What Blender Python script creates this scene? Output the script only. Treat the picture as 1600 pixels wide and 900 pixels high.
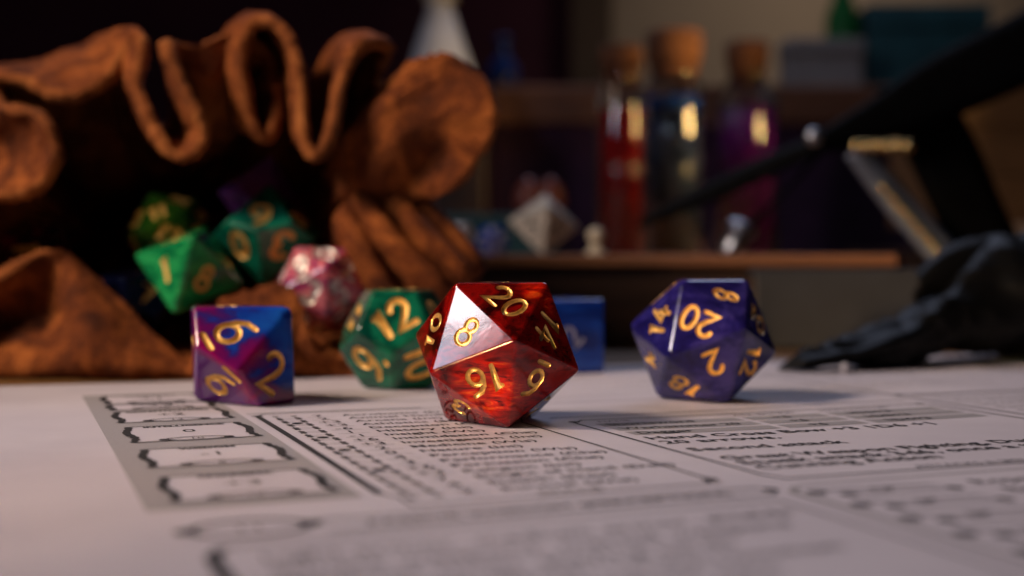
import bpy, bmesh, math, random
from mathutils import Vector, Matrix, Quaternion
import numpy as np

# ------------------------------------------------------------------ clear
for o in list(bpy.data.objects):
    bpy.data.objects.remove(o, do_unlink=True)
SC = bpy.context.scene
COL = SC.collection
SC.unit_settings.system = 'METRIC'
SC.unit_settings.scale_length = 0.01          # one unit is one centimetre
PI = math.pi

# ------------------------------------------------------------------ camera
CAM_H = 2.345
HORIZON = 414.0                               # photo row of eye level (photo is 1600 x 900)
FPX = 2000.0
PITCH = math.atan((450 - HORIZON) / FPX)
cam = bpy.data.cameras.new('camera')
cam.sensor_width = 36.0
cam.lens = FPX / 1600 * 36.0
cam.clip_start = 0.1
cam.clip_end = 1000
cam.dof.use_dof = True
cam.dof.focus_distance = 17.65
cam.dof.aperture_fstop = 0.045 / 0.355
camo = bpy.data.objects.new('camera', cam)
COL.objects.link(camo)
camo.location = (0, 0, CAM_H)
camo.rotation_euler = (PI / 2 - PITCH, 0, 0)
SC.camera = camo

# ------------------------------------------------------------------ world and lamps
w = bpy.data.worlds.new('World')
SC.world = w
w.use_nodes = True
bg = w.node_tree.nodes['Background']
bg.inputs[0].default_value = (0.62, 0.58, 0.80, 1)
bg.inputs[1].default_value = 0.006

def area(name, loc, target, sx, sy, radiance, color):
    l = bpy.data.lights.new(name, 'AREA')
    l.shape = 'RECTANGLE'; l.size = sx; l.size_y = sy
    l.energy = radiance * PI * sx * sy
    l.color = color
    o = bpy.data.objects.new(name, l); COL.objects.link(o)
    o.location = loc
    d = Vector(target) - Vector(loc)
    o.rotation_euler = d.to_track_quat('-Z', 'Y').to_euler()
    return o

def polar(az, el, r, c=(-0.3, 19, 1.2)):
    az, el = math.radians(az), math.radians(el)
    return (c[0] + r * math.sin(az) * math.cos(el), c[1] + r * math.cos(az) * math.cos(el), c[2] + r * math.sin(el))

# window light from the left, behind the camera, with its cooler lower pane
area('window_lamp', polar(-122, 34.4, 60), (-0.3, 19, 1.2), 8, 6.6, 36.0, (1.0, 0.84, 0.88))
area('window_lower_lamp', polar(-122, 27.4, 60), (-0.3, 19, 1.2), 8, 6.6, 13.0, (0.62, 0.76, 1.0))
# warm lamp to the left
sl = area('side_lamp', polar(-107, 43, 55), (-2.5, 24, 1.5), 10, 10, 6.9, (1.0, 0.76, 0.58))
sl.data.spread = math.radians(52)
# low warm lamp behind the camera, left
ll = area('low_lamp', polar(-146, 4, 50), (-0.3, 18.6, 1.0), 3, 2, 7.0, (1.0, 0.60, 0.28))
ll.data.spread = math.radians(12)
# added unseen lamp at the right, narrowed to put glints on the bottles
dl = area('bottle_glint_lamp', (27, 46, 14.5), (8.5, 60, 8.5), 5, 5.0, 8.0, (1.0, 0.62, 0.22))
dl.data.spread = math.radians(44)
# daylight on the back wall
rl = area('room_lamp', (44, 112, 58), (32, 150, 24), 20, 20, 1.0, (1.0, 0.86, 0.70))
rl.data.spread = math.radians(80)
# cool skylight falling on the sheet from behind
area('cool_lamp', (10, 72, 52), (2, 22, 0), 40, 16, 4.2, (0.64, 0.72, 1.0))

vs = SC.view_settings
vs.view_transform = 'Standard'
vs.look = 'None'
vs.exposure = 0.05
vs.gamma = 1.0
vs.use_curve_mapping = False
SC.render.engine = 'CYCLES'

# ------------------------------------------------------------------ helpers
def px(x, y, d):
    """point seen at photo pixel (x, y) standing d centimetres in front of the camera"""
    cx, cy = (x - 800) / FPX, (450 - y) / FPX
    v = Vector((cx, math.cos(PITCH) + cy * math.sin(PITCH), -math.sin(PITCH) + cy * math.cos(PITCH)))
    return v * (d / v.y) + Vector((0, 0, CAM_H))

def tag(o, label=None, cat=None, group=None, kind=None):
    if label: o['label'] = label
    if cat: o['category'] = cat
    if group: o['group'] = group
    if kind: o['kind'] = kind
    return o

def empty(name, loc=(0, 0, 0)):
    o = bpy.data.objects.new(name, None); COL.objects.link(o)
    o.location = loc; o.empty_display_size = 0.3
    return o

def mesh_obj(name, verts, faces, mat, parent=None, smooth=False, loc=None):
    me = bpy.data.meshes.new(name)
    me.from_pydata([tuple(v) for v in verts], [], faces)
    me.update()
    if smooth:
        for p in me.polygons: p.use_smooth = True
    o = bpy.data.objects.new(name, me); COL.objects.link(o)
    if mat: me.materials.append(mat)
    if parent: o.parent = parent
    if loc: o.location = loc
    return o

def bm_obj(name, bm, mat, parent=None, smooth=False):
    me = bpy.data.meshes.new(name); bm.to_mesh(me); bm.free()
    if smooth:
        for p in me.polygons: p.use_smooth = True
    o = bpy.data.objects.new(name, me); COL.objects.link(o)
    if mat: me.materials.append(mat)
    if parent: o.parent = parent
    return o

def box_bm(x0, x1, y0, y1, z0, z1, bev=0.04, seg=2):
    bm = bmesh.new()
    bmesh.ops.create_cube(bm, size=1)
    for v in bm.verts:
        v.co = ((x0 + x1) / 2 + v.co.x * (x1 - x0), (y0 + y1) / 2 + v.co.y * (y1 - y0), (z0 + z1) / 2 + v.co.z * (z1 - z0))
    if bev:
        bmesh.ops.bevel(bm, geom=bm.edges[:], offset=bev, segments=seg, affect='EDGES', profile=0.5)
    return bm

def box(name, x0, x1, y0, y1, z0, z1, mat, parent=None, bev=0.04):
    return bm_obj(name, box_bm(x0, x1, y0, y1, z0, z1, bev), mat, parent)

def lathe(name, prof, mat, parent=None, seg=40, loc=(0, 0, 0), rot=None):
    vs_, fs = [], []
    n = len(prof)
    for k in range(seg):
        a = 2 * PI * k / seg
        for r, z in prof: vs_.append((r * math.cos(a), r * math.sin(a), z))
    for k in range(seg):
        k2 = (k + 1) % seg
        for i in range(n - 1):
            fs.append((k * n + i, k2 * n + i, k2 * n + i + 1, k * n + i + 1))
    bm = bmesh.new()
    bv = [bm.verts.new(v) for v in vs_]
    for f in fs: bm.faces.new([bv[i] for i in f])
    bmesh.ops.remove_doubles(bm, verts=bm.verts[:], dist=1e-5)
    bmesh.ops.recalc_face_normals(bm, faces=bm.faces[:])
    o = bm_obj(name, bm, mat, parent, True)
    o.location = loc
    if rot: o.rotation_euler = rot
    return o

def catmull(P, n, closed=False):
    """P list of Vectors (any dimension via numpy); n samples per span"""
    P = np.array([tuple(p) for p in P], float); m = len(P)
    out = []
    rng = range(m) if closed else range(m - 1)
    for i in rng:
        if closed: p0, p1, p2, p3 = P[(i - 1) % m], P[i], P[(i + 1) % m], P[(i + 2) % m]
        else: p0, p1, p2, p3 = P[max(i - 1, 0)], P[i], P[i + 1], P[min(i + 2, m - 1)]
        for k in range(n):
            t = k / n
            out.append(0.5 * ((2 * p1) + (-p0 + p2) * t + (2 * p0 - 5 * p1 + 4 * p2 - p3) * t * t + (-p0 + 3 * p1 - 3 * p2 + p3) * t ** 3))
    if not closed: out.append(P[-1])
    return np.array(out)

# ------------------------------------------------------------------ materials
def newmat(name):
    m = bpy.data.materials.new(name); m.use_nodes = True
    nt = m.node_tree
    return m, nt, nt.nodes['Principled BSDF']

def ramp(nt, stops):
    r = nt.nodes.new('ShaderNodeValToRGB')
    e = r.color_ramp.elements
    while len(e) < len(stops): e.new(0.5)
    for i, (p, c) in enumerate(stops):
        e[i].position = p; e[i].color = (*c, 1)
    return r

def noise(nt, scale, detail=4, rough=0.55, dist=0.0, coord='Object', vec=None):
    n = nt.nodes.new('ShaderNodeTexNoise')
    n.inputs['Scale'].default_value = scale; n.inputs['Detail'].default_value = detail
    n.inputs['Roughness'].default_value = rough; n.inputs['Distortion'].default_value = dist
    if vec is None:
        tc = nt.nodes.new('ShaderNodeTexCoord'); vec = tc.outputs[coord]
    nt.links.new(vec, n.inputs['Vector'])
    return n

def bump(nt, b, src, strength, dist):
    bp = nt.nodes.new('ShaderNodeBump')
    bp.inputs['Strength'].default_value = strength; bp.inputs['Distance'].default_value = dist
    nt.links.new(src, bp.inputs['Height']); nt.links.new(bp.outputs[0], b.inputs['Normal'])

def simple(name, col, rough=0.6, metal=0.0, var=0.25, scale=3.0, spec=0.5, coat=0.0, bmp=0.0, bscale=20, bdist=0.02):
    m, nt, b = newmat(name)
    n = noise(nt, scale, 5, 0.6)
    r = ramp(nt, [(0.3, tuple(c * (1 - var) for c in col)), (0.7, tuple(min(1, c * (1 + var)) for c in col))])
    nt.links.new(n.outputs['Fac'], r.inputs[0]); nt.links.new(r.outputs[0], b.inputs['Base Color'])
    b.inputs['Roughness'].default_value = rough; b.inputs['Metallic'].default_value = metal
    b.inputs['Specular IOR Level'].default_value = spec; b.inputs['Coat Weight'].default_value = coat
    b.inputs['Coat Roughness'].default_value = 0.05
    if bmp:
        n2 = noise(nt, bscale, 5, 0.6); bump(nt, b, n2.outputs['Fac'], bmp, bdist)
    return m

def resin(name, stops, scale=0.9, dist=2.5, stretch=(1, 1, 2.2), rough=0.10, trans=0.0, sss=0.35, rad=(1, .3, .2), seed=0.0, fine=0.35, offs=(0, 0, 0), grad=None):
    """swirled, polished resin of a die"""
    m, nt, b = newmat(name)
    tc = nt.nodes.new('ShaderNodeTexCoord')
    mp = nt.nodes.new('ShaderNodeMapping')
    mp.inputs['Location'].default_value = (seed, seed * 1.7, seed * 0.6)
    mp.inputs['Rotation'].default_value = (0.5 + offs[0], 0.7 + offs[1], 0.3 + offs[2])
    mp.inputs['Scale'].default_value = stretch
    nt.links.new(tc.outputs['Object'], mp.inputs[0])
    n = noise(nt, scale, 3, 0.5, dist, vec=mp.outputs[0])
    n2 = noise(nt, scale * 5, 6, 0.65, dist * 1.2, vec=mp.outputs[0])
    mx = nt.nodes.new('ShaderNodeMix'); mx.data_type = 'FLOAT'
    mx.inputs['Factor'].default_value = fine
    nt.links.new(n.outputs['Fac'], mx.inputs['A']); nt.links.new(n2.outputs['Fac'], mx.inputs['B'])
    r = ramp(nt, stops)
    src = mx.outputs['Result']
    if grad:
        dt = nt.nodes.new('ShaderNodeVectorMath'); dt.operation = 'DOT_PRODUCT'; dt.inputs[1].default_value = grad[:3]
        nt.links.new(tc.outputs['Object'], dt.inputs[0])
        ad = nt.nodes.new('ShaderNodeMath'); ad.operation = 'ADD'; nt.links.new(src, ad.inputs[0]); nt.links.new(dt.outputs['Value'], ad.inputs[1])
        ad2 = nt.nodes.new('ShaderNodeMath'); ad2.operation = 'ADD'; nt.links.new(ad.outputs[0], ad2.inputs[0]); ad2.inputs[1].default_value = grad[3]
        src = ad2.outputs[0]
    nt.links.new(src, r.inputs[0]); nt.links.new(r.outputs[0], b.inputs['Base Color'])
    b.inputs['Roughness'].default_value = rough
    b.inputs['IOR'].default_value = 1.55
    b.inputs['Transmission Weight'].default_value = trans
    b.inputs['Subsurface Weight'].default_value = sss
    b.inputs['Subsurface Radius'].default_value = rad
    b.inputs['Subsurface Scale'].default_value = 0.45
    b.inputs['Specular IOR Level'].default_value = 0.42
    # faint scratches and unevenness in the polish
    sc = noise(nt, 2.2, 4, 0.6, 1.0)
    bump(nt, b, sc.outputs['Fac'], 0.035, 0.05)
    return m

M = {}
M['gold'] = simple('gold_paint', (0.80, 0.47, 0.15), 0.33, 0.75, 0.42, 14, bmp=0.3, bscale=30, bdist=0.01)
M['gold_paint'] = simple('flat_gold_paint', (0.84, 0.46, 0.10), 0.40, 0.3, 0.3, 12)
M['bright_gold'] = simple('bright_gold_paint', (1.0, 0.56, 0.12), 0.4, 0.0, 0.12, 9)
M['silver'] = simple('silver_paint', (0.78, 0.74, 0.66), 0.35, 0.6, 0.15, 9)
def red_resin():
    m = resin('red_swirl_resin', [(0.36, (.012, .0006, .0006)), (0.45, (.075, .0015, .0015)), (0.52, (.21, .0035, .0025)), (0.59, (.11, .002, .002)), (0.67, (.035, .001, .001))],
              scale=0.7, dist=1.6, stretch=(1, 1, 1.9), rad=(1, .10, .04), sss=0.3, trans=0.2, fine=0.28, seed=4.2)
    nt = m.node_tree; b = nt.nodes['Principled BSDF']
    base = b.inputs['Base Color'].links[0].from_socket
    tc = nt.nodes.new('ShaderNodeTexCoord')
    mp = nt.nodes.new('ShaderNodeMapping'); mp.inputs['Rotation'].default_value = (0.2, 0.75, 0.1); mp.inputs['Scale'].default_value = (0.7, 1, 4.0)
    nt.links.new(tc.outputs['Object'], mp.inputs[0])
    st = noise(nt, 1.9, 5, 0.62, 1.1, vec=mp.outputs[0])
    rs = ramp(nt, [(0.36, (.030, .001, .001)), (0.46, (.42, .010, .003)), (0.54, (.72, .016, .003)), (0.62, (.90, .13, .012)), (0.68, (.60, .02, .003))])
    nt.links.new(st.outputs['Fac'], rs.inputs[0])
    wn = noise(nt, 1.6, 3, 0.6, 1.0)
    # bright pigment clouds; the first also paints in light glowing through the front face
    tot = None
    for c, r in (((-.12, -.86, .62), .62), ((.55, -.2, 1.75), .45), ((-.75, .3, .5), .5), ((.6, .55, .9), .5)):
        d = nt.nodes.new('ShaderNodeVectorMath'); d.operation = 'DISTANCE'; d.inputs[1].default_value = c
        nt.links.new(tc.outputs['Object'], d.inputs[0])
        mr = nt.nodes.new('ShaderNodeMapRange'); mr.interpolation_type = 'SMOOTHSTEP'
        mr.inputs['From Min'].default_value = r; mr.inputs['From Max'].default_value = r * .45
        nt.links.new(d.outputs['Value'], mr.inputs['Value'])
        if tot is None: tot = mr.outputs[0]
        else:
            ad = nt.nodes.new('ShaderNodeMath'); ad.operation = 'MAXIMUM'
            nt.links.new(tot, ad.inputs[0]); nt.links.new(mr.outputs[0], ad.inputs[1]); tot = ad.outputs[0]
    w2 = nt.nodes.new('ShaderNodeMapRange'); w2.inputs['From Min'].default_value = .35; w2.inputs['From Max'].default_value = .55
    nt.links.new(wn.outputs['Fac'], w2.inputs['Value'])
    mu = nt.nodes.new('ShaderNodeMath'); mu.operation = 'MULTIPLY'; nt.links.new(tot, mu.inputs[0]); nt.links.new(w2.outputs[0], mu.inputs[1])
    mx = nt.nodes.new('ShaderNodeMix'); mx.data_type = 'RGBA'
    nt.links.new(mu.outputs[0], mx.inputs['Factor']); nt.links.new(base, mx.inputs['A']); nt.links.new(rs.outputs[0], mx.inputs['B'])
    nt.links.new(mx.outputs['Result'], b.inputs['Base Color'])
    return m
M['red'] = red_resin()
M['dull_silver'] = simple('dull_silver_paint', (0.22, 0.24, 0.40), 0.5, 0.3, 0.2, 9)
M['purple'] = resin('violet_swirl_resin', [(0.32, (.005, .004, .045)), (0.48, (.013, .010, .115)), (0.60, (.040, .032, .21)), (0.7, (.02, .014, .14))],
                    scale=0.7, rad=(.4, .3, 1), sss=0.25, seed=1.3)
M['dten'] = resin('blue_and_magenta_resin', [(0.30, (.12, .02, .19)), (0.40, (.26, .004, .09)), (0.47, (.12, .006, .12)), (0.50, (.03, .02, .20)), (0.52, (.008, .045, .36)), (0.60, (.010, .10, .50)), (0.68, (.006, .02, .22))],
                  scale=0.55, dist=1.2, stretch=(1, 1, 1.3), rad=(.7, .2, 1), sss=0.25, seed=7.7, fine=0.12, grad=(.15, .02, .13, -.19))
M['green'] = resin('green_swirl_resin', [(0.32, (.001, .030, .022)), (0.47, (.002, .075, .042)), (0.58, (.006, .16, .085)), (0.7, (.002, .06, .05))],
                   scale=0.7, rad=(.1, .8, .4), sss=0.2, seed=2.1)
M['leafgreen'] = resin('bright_green_resin', [(0.32, (.001, .06, .022)), (0.47, (.006, .20, .06)), (0.58, (.03, .42, .11)), (0.7, (.003, .11, .05))],
                       scale=0.7, rad=(.1, .8, .4), sss=0.2, seed=5.1)
M['emerald'] = resin('emerald_resin', [(0.32, (.001, .05, .035)), (0.47, (.003, .13, .075)), (0.58, (.01, .28, .15)), (0.7, (.003, .11, .085))], scale=0.7, rad=(.1, .8, .4), sss=0.2, seed=2.9)
M['olive'] = resin('olive_green_resin', [(0.32, (.004, .030, .006)), (0.5, (.020, .10, .010)), (0.65, (.05, .14, .012))], scale=0.8, rad=(.2, .8, .2), sss=0.2, seed=3.3)
M['pink'] = resin('pink_swirl_resin', [(0.34, (.12, .012, .08)), (0.44, (.40, .05, .14)), (0.52, (.90, .26, .25)), (0.58, (.34, .05, .13)), (0.66, (.90, .32, .28))],
                  scale=0.9, rad=(1, .3, .3), sss=0.35, seed=9.1, fine=0.3)
M['blue'] = resin('blue_resin', [(0.35, (.003, .010, .11)), (0.5, (.004, .028, .25)), (0.65, (.008, .06, .40))], scale=0.6, rad=(.2, .3, 1), sss=0.25, seed=6.0)
M['navy'] = resin('navy_resin', [(0.35, (.003, .004, .02)), (0.6, (.010, .014, .05))], sss=0.0, seed=6.6)
M['darkred'] = resin('dark_red_and_black_resin', [(0.40, (.004, .004, .008)), (0.5, (.03, .002, .006)), (0.6, (.22, .004, .02))], sss=0.1, seed=8.8)
M['plum'] = resin('plum_resin', [(0.35, (.07, .016, .11)), (0.6, (.22, .06, .28))], sss=0.15, seed=8.1)
M['white'] = resin('white_resin', [(0.3, (.50, .52, .58)), (0.6, (.78, .78, .82))], sss=0.1, rad=(1, 1, 1))
M['pewter'] = simple('pewter', (0.60, 0.57, 0.50), 0.42, 0.35, 0.45, 4, bmp=0.6, bscale=6, bdist=0.08)

# leather
def leather(name, dark, mid, light, rough=0.85, bs=0.7):
    m, nt, b = newmat(name)
    n = noise(nt, 0.8, 6, 0.65, 0.6); n2 = noise(nt, 16, 6, 0.75)
    mx = nt.nodes.new('ShaderNodeMix'); mx.data_type = 'FLOAT'; mx.inputs['Factor'].default_value = 0.42
    nt.links.new(n.outputs['Fac'], mx.inputs['A']); nt.links.new(n2.outputs['Fac'], mx.inputs['B'])
    r = ramp(nt, [(0.38, dark), (0.5, mid), (0.60, light)])
    nt.links.new(mx.outputs['Result'], r.inputs[0]); nt.links.new(r.outputs[0], b.inputs['Base Color'])
    b.inputs['Roughness'].default_value = rough
    b.inputs['Specular IOR Level'].default_value = 0.2
    n3 = noise(nt, 28, 6, 0.8); bump(nt, b, n3.outputs['Fac'], bs, 0.05)
    return m
M['suede'] = leather('orange_brown_suede', (.040, .009, .003), (.185, .044, .008), (.46, .132, .025))
M['strap'] = simple('matte_black_strap', (0.003, 0.003, 0.0034), 0.7, 0, 0.3, 2, spec=0.06, bmp=0.3, bscale=5, bdist=0.03)
M['raw_edge'] = leather('raw_cut_edge', (.09, .024, .006), (.30, .085, .018), (.50, .17, .04))
M['black_leather'] = simple('black_leather', (0.0022, 0.0023, 0.0026), 0.5, 0, 0.3, 2, spec=0.15, bmp=0.35, bscale=5, bdist=0.03)
M['ink'] = simple('black_ink', (0.014, 0.012, 0.013), 0.85, 0, 0.3, 5)
M['ink_grey'] = simple('grey_ink', (0.30, 0.285, 0.30), 0.8, 0, 0.10, 40)
M['ink_light'] = simple('light_grey_ink', (0.33, 0.31, 0.325), 0.8, 0, 0.12, 40)
M['wood'] = None

def paper_mat():
    m, nt, b = newmat('printer_paper')
    n = noise(nt, 0.35, 5, 0.6)
    r = ramp(nt, [(0.3, (.55, .505, .56)), (0.7, (.64, .595, .65))])
    nt.links.new(n.outputs['Fac'], r.inputs[0]); nt.links.new(r.outputs[0], b.inputs['Base Color'])
    b.inputs['Roughness'].default_value = 0.55
    b.inputs['Specular IOR Level'].default_value = 0.35
    n2 = noise(nt, 22, 6, 0.7); bump(nt, b, n2.outputs['Fac'], 0.25, 0.012)
    return m
M['paper'] = paper_mat()

def wood_mat(name, dark, light, rough=0.5, ang=0.0, scale=1.0):
    m, nt, b = newmat(name)
    tc = nt.nodes.new('ShaderNodeTexCoord'); mp = nt.nodes.new('ShaderNodeMapping')
    mp.inputs['Scale'].default_value = (0.12 * scale, 1.6 * scale, 1.6 * scale); mp.inputs['Rotation'].default_value = (0, 0, ang)
    nt.links.new(tc.outputs['Object'], mp.inputs[0])
    n = noise(nt, 1.6, 7, 0.65, 1.2, vec=mp.outputs[0])
    r = ramp(nt, [(0.3, dark), (0.5, tuple((a + c) / 2 for a, c in zip(dark, light))), (0.7, light)])
    nt.links.new(n.outputs['Fac'], r.inputs[0]); nt.links.new(r.outputs[0], b.inputs['Base Color'])
    b.inputs['Roughness'].default_value = rough
    bump(nt, b, n.outputs['Fac'], 0.3, 0.03)
    return m
M['table'] = wood_mat('table_wood', (.10, .045, .012), (.26, .125, .03), 0.45)
M['walnut'] = wood_mat('dark_wood', (.018, .008, .005), (.05, .022, .012), 0.5)
M['lip'] = wood_mat('warm_wood', (.16, .062, .026), (.34, .15, .07), 0.55)
M['crate'] = wood_mat('crate_wood', (.09, .032, .014), (.22, .085, .035), 0.6)
M['tan'] = wood_mat('tan_wood', (.16, .075, .026), (.30, .15, .055), 0.6)
M['plumcloth'] = simple('plum_cloth', (.035, .010, .040), 0.9, 0, 0.3, 1.0)
M['charcoal'] = simple('charcoal_board', (.028, .032, .040), 0.75, 0, 0.15, 1.5, bmp=0.2, bscale=30)
M['wall_dark'] = simple('maroon_wall', (.10, .024, .046), 0.95, 0, 0.25, 0.05)
M['wall_brown'] = simple('brown_wall', (.13, .085, .06), 0.95, 0, 0.15, 0.05)
M['wall_tan'] = simple('tan_wall', (.46, .35, .26), 0.9, 0, 0.08, 0.05)
M['cork'] = simple('cork', (.17, .065, .028), 0.9, 0, 0.4, 2.5, bmp=0.5, bscale=8)
M['cream'] = simple('cream_paper', (.62, .47, .34), 0.7, 0, 0.1, 3)
M['card'] = simple('pale_card', (.26, .24, .23), 0.8, 0, 0.15, 1)
M['teal'] = simple('teal_card', (.012, .07, .08), 0.6, 0, 0.3, 0.6)
M['greenglass'] = simple('green_glazed', (.012, .12, .025), 0.3, 0, 0.3, 0.6)
M['bluepaint'] = simple('blue_glazed', (.012, .035, .16), 0.25, 0, 0.3, 0.6)
M['salmon'] = simple('salmon_glass', (.22, .055, .04), 0.35, 0, 0.2, 1)
M['bar'] = simple('blue_grey_steel', (.17, .20, .27), 0.45, 0.5, 0.2, 3)
M['steel'] = simple('brushed_steel', (.55, .58, .64), 0.35, 1.0, 0.15, 4)
M['brass'] = simple('brass', (.80, .55, .22), 0.22, 1.0, 0.15, 4)
M['ivory'] = simple('ivory', (.70, .62, .46), 0.5, 0, 0.15, 3)
M['pearl'] = simple('pearl_white', (.50, .48, .52), 0.4, 0, 0.03, 3)

def glass(name, col=(1, 1, 1), rough=0.02, ior=1.48):
    m, nt, b = newmat(name)
    b.inputs['Base Color'].default_value = (*col, 1)
    b.inputs['Transmission Weight'].default_value = 1.0
    b.inputs['Roughness'].default_value = rough
    b.inputs['IOR'].default_value = ior
    return m
M['glass'] = glass('clear_glass', (.93, .95, .97))
M['decanter'] = simple('frosted_silver_glass', (.88, .90, .95), 0.25, 0.2, 0.08, 1)
def liquid(name, c): return simple(name, c, 0.15, 0, 0.25, 0.5)
M['liq_red'] = liquid('red_liquid', (.30, .006, .006))
M['liq_slate'] = liquid('slate_liquid', (.030, .042, .09))
M['liq_blue'] = liquid('blue_liquid', (.012, .06, .36))
M['liq_violet'] = liquid('violet_liquid', (.10, .006, .12))

# ------------------------------------------------------------------ setting
tbl = mesh_obj('table', [(-120, -20, -0.02), (120, -20, -0.02), (120, 170, -0.02), (-120, 170, -0.02)], [(0, 1, 2, 3)], M['table'])
tag(tbl, kind='structure')
wl = box('wall', -120, 11.5, 150, 152, -0.02, 90, M['wall_dark'], None, 0); tag(wl, kind='structure')
wm = box('wall_mid_strip', 6.8, 11.4, 147, 149.8, -0.02, 90, M['wall_brown'], None, 0); tag(wm, kind='structure')  # brown strip added to soften the step from maroon wall to tan
wr = box('wall_panel', 11.6, 130, 149, 151.5, -0.02, 90, M['wall_tan'], None, 0); tag(wr, kind='structure')

# ------------------------------------------------------------------ printed sheet
ANG = math.radians(21.5)
def wave(u, y):
    return 0.012 * math.sin(0.55 * u + 0.3 * y + 0.4) + 0.010 * math.sin(0.42 * y - 0.25 * u + 1.0) + 0.03

def sheet_mesh(u0, u1, y0, y1, z, f, thick=0.012, n=60):
    vs_, fs = [], []
    for i in range(n + 1):
        for j in range(n + 1):
            u = u0 + (u1 - u0) * i / n; y = y0 + (y1 - y0) * j / n
            vs_.append((u, y, f(u, y) + z))
    for i in range(n):
        for j in range(n):
            a = i * (n + 1) + j
            fs.append((a, a + n + 1, a + n + 2, a + 1))
    return vs_, fs

def make_sheet(name, u0, u1, y0, y1, z, ang, f):
    v, fa = sheet_mesh(u0, u1, y0, y1, z, f)
    o = mesh_obj(name, v, fa, M['paper'], None, True)
    o.rotation_euler = (0, 0, ang)
    md = o.modifiers.new('thickness', 'SOLIDIFY'); md.thickness = 0.014; md.offset = -1
    return o

under = make_sheet('paper_sheet', 9.5, 27.5, 2.0, 27.2, -0.004, ANG - math.radians(1.2), lambda u, y: 0.008)
tag(under, 'plain white sheet half hidden under the printed sheet at the right edge', 'paper')
sheet = make_sheet('printed_sheet', -0.75, 20.85, -1.6, 26.3, 0.0, ANG, wave)
tag(sheet, 'large white printed form with boxes, tick circles and text lines under the dice', 'paper')

class Print:
    """flat ink shapes that lie on the sheet"""
    def __init__(s): s.v, s.f = [], []
    def quad_strip(s, A, B, lift):
        b = len(s.v)
        for p, q in zip(A, B):
            s.v.append((p[0], p[1], wave(p[0], p[1]) + lift)); s.v.append((q[0], q[1], wave(q[0], q[1]) + lift))
        for i in range(len(A) - 1):
            k = b + 2 * i
            s.f.append((k, k + 1, k + 3, k + 2))
    def rect(s, u0, u1, y0, y1, lift, step=0.6):
        n = max(1, int((u1 - u0) / step)); m = max(1, int((y1 - y0) / step))
        for j in range(m):
            ya, yb = y0 + (y1 - y0) * j / m, y0 + (y1 - y0) * (j + 1) / m
            us = [u0 + (u1 - u0) * i / n for i in range(n + 1)]
            s.quad_strip([(u, yb) for u in us], [(u, ya) for u in us], lift)
    def line(s, pts, wd, lift, closed=False):
        P = [Vector((p[0], p[1])) for p in pts]
        if closed: P.append(P[0])
        Q = [P[0]]
        for a, b in zip(P, P[1:]):
            n = max(1, int((b - a).length / 0.5))
            for k in range(1, n + 1): Q.append(a.lerp(b, k / n))
        A, B = [], []
        m = len(Q)
        for i in range(m):
            if closed: t = Q[(i + 1) % (m - 1)] - Q[(i - 1) % (m - 1)]
            else: t = Q[min(i + 1, m - 1)] - Q[max(i - 1, 0)]
            if t.length < 1e-9: t = Vector((1, 0))
            t.normalize(); nn = Vector((-t.y, t.x)) * (wd[i % len(wd)] if isinstance(wd, (list, tuple)) else wd) / 2
            A.append(Q[i] + nn); B.append(Q[i] - nn)
        s.quad_strip(A, B, lift)
    def ellipse(s, cu, cy, ru, ry, wd, lift, n=28):
        s.line([(cu + ru * math.cos(2 * PI * k / n), cy + ry * math.sin(2 * PI * k / n)) for k in range(n)], wd, lift, True)
    def disc(s, cu, cy, ru, ry, lift, n=14):
        b = len(s.v)
        for k in range(n):
            u, y = cu + ru * math.cos(2 * PI * k / n), cy + ry * math.sin(2 * PI * k / n)
            s.v.append((u, y, wave(u, y) + lift))
        s.f.append(tuple(range(b, b + n)))
    def text(s, txt, u, y, size, lift, align='LEFT', bold=0.0, stretch=1.0):
        cu = bpy.data.curves.new('t', 'FONT'); cu.body = txt; cu.size = size; cu.align_x = align
        cu.offset = bold; cu.resolution_u = 2; cu.fill_mode = 'FRONT'
        o = bpy.data.objects.new('t', cu); COL.objects.link(o)
        me = bpy.data.meshes.new_from_object(o.evaluated_get(bpy.context.evaluated_depsgraph_get()))
        b = len(s.v)
        for v in me.vertices:
            uu, yy = u + v.co.x * stretch, y + v.co.y
            s.v.append((uu, yy, wave(uu, yy) + lift))
        for p in me.polygons: s.f.append(tuple(b + i for i in p.vertices))
        bpy.data.meshes.remove(me); bpy.data.objects.remove(o); bpy.data.curves.remove(cu)
    def build(s, name, mat, parent=sheet):
        return mesh_obj(name, s.v, s.f, mat, parent)

random.seed(3)
L1, L2, L3 = 0.005, 0.010, 0.015
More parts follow.
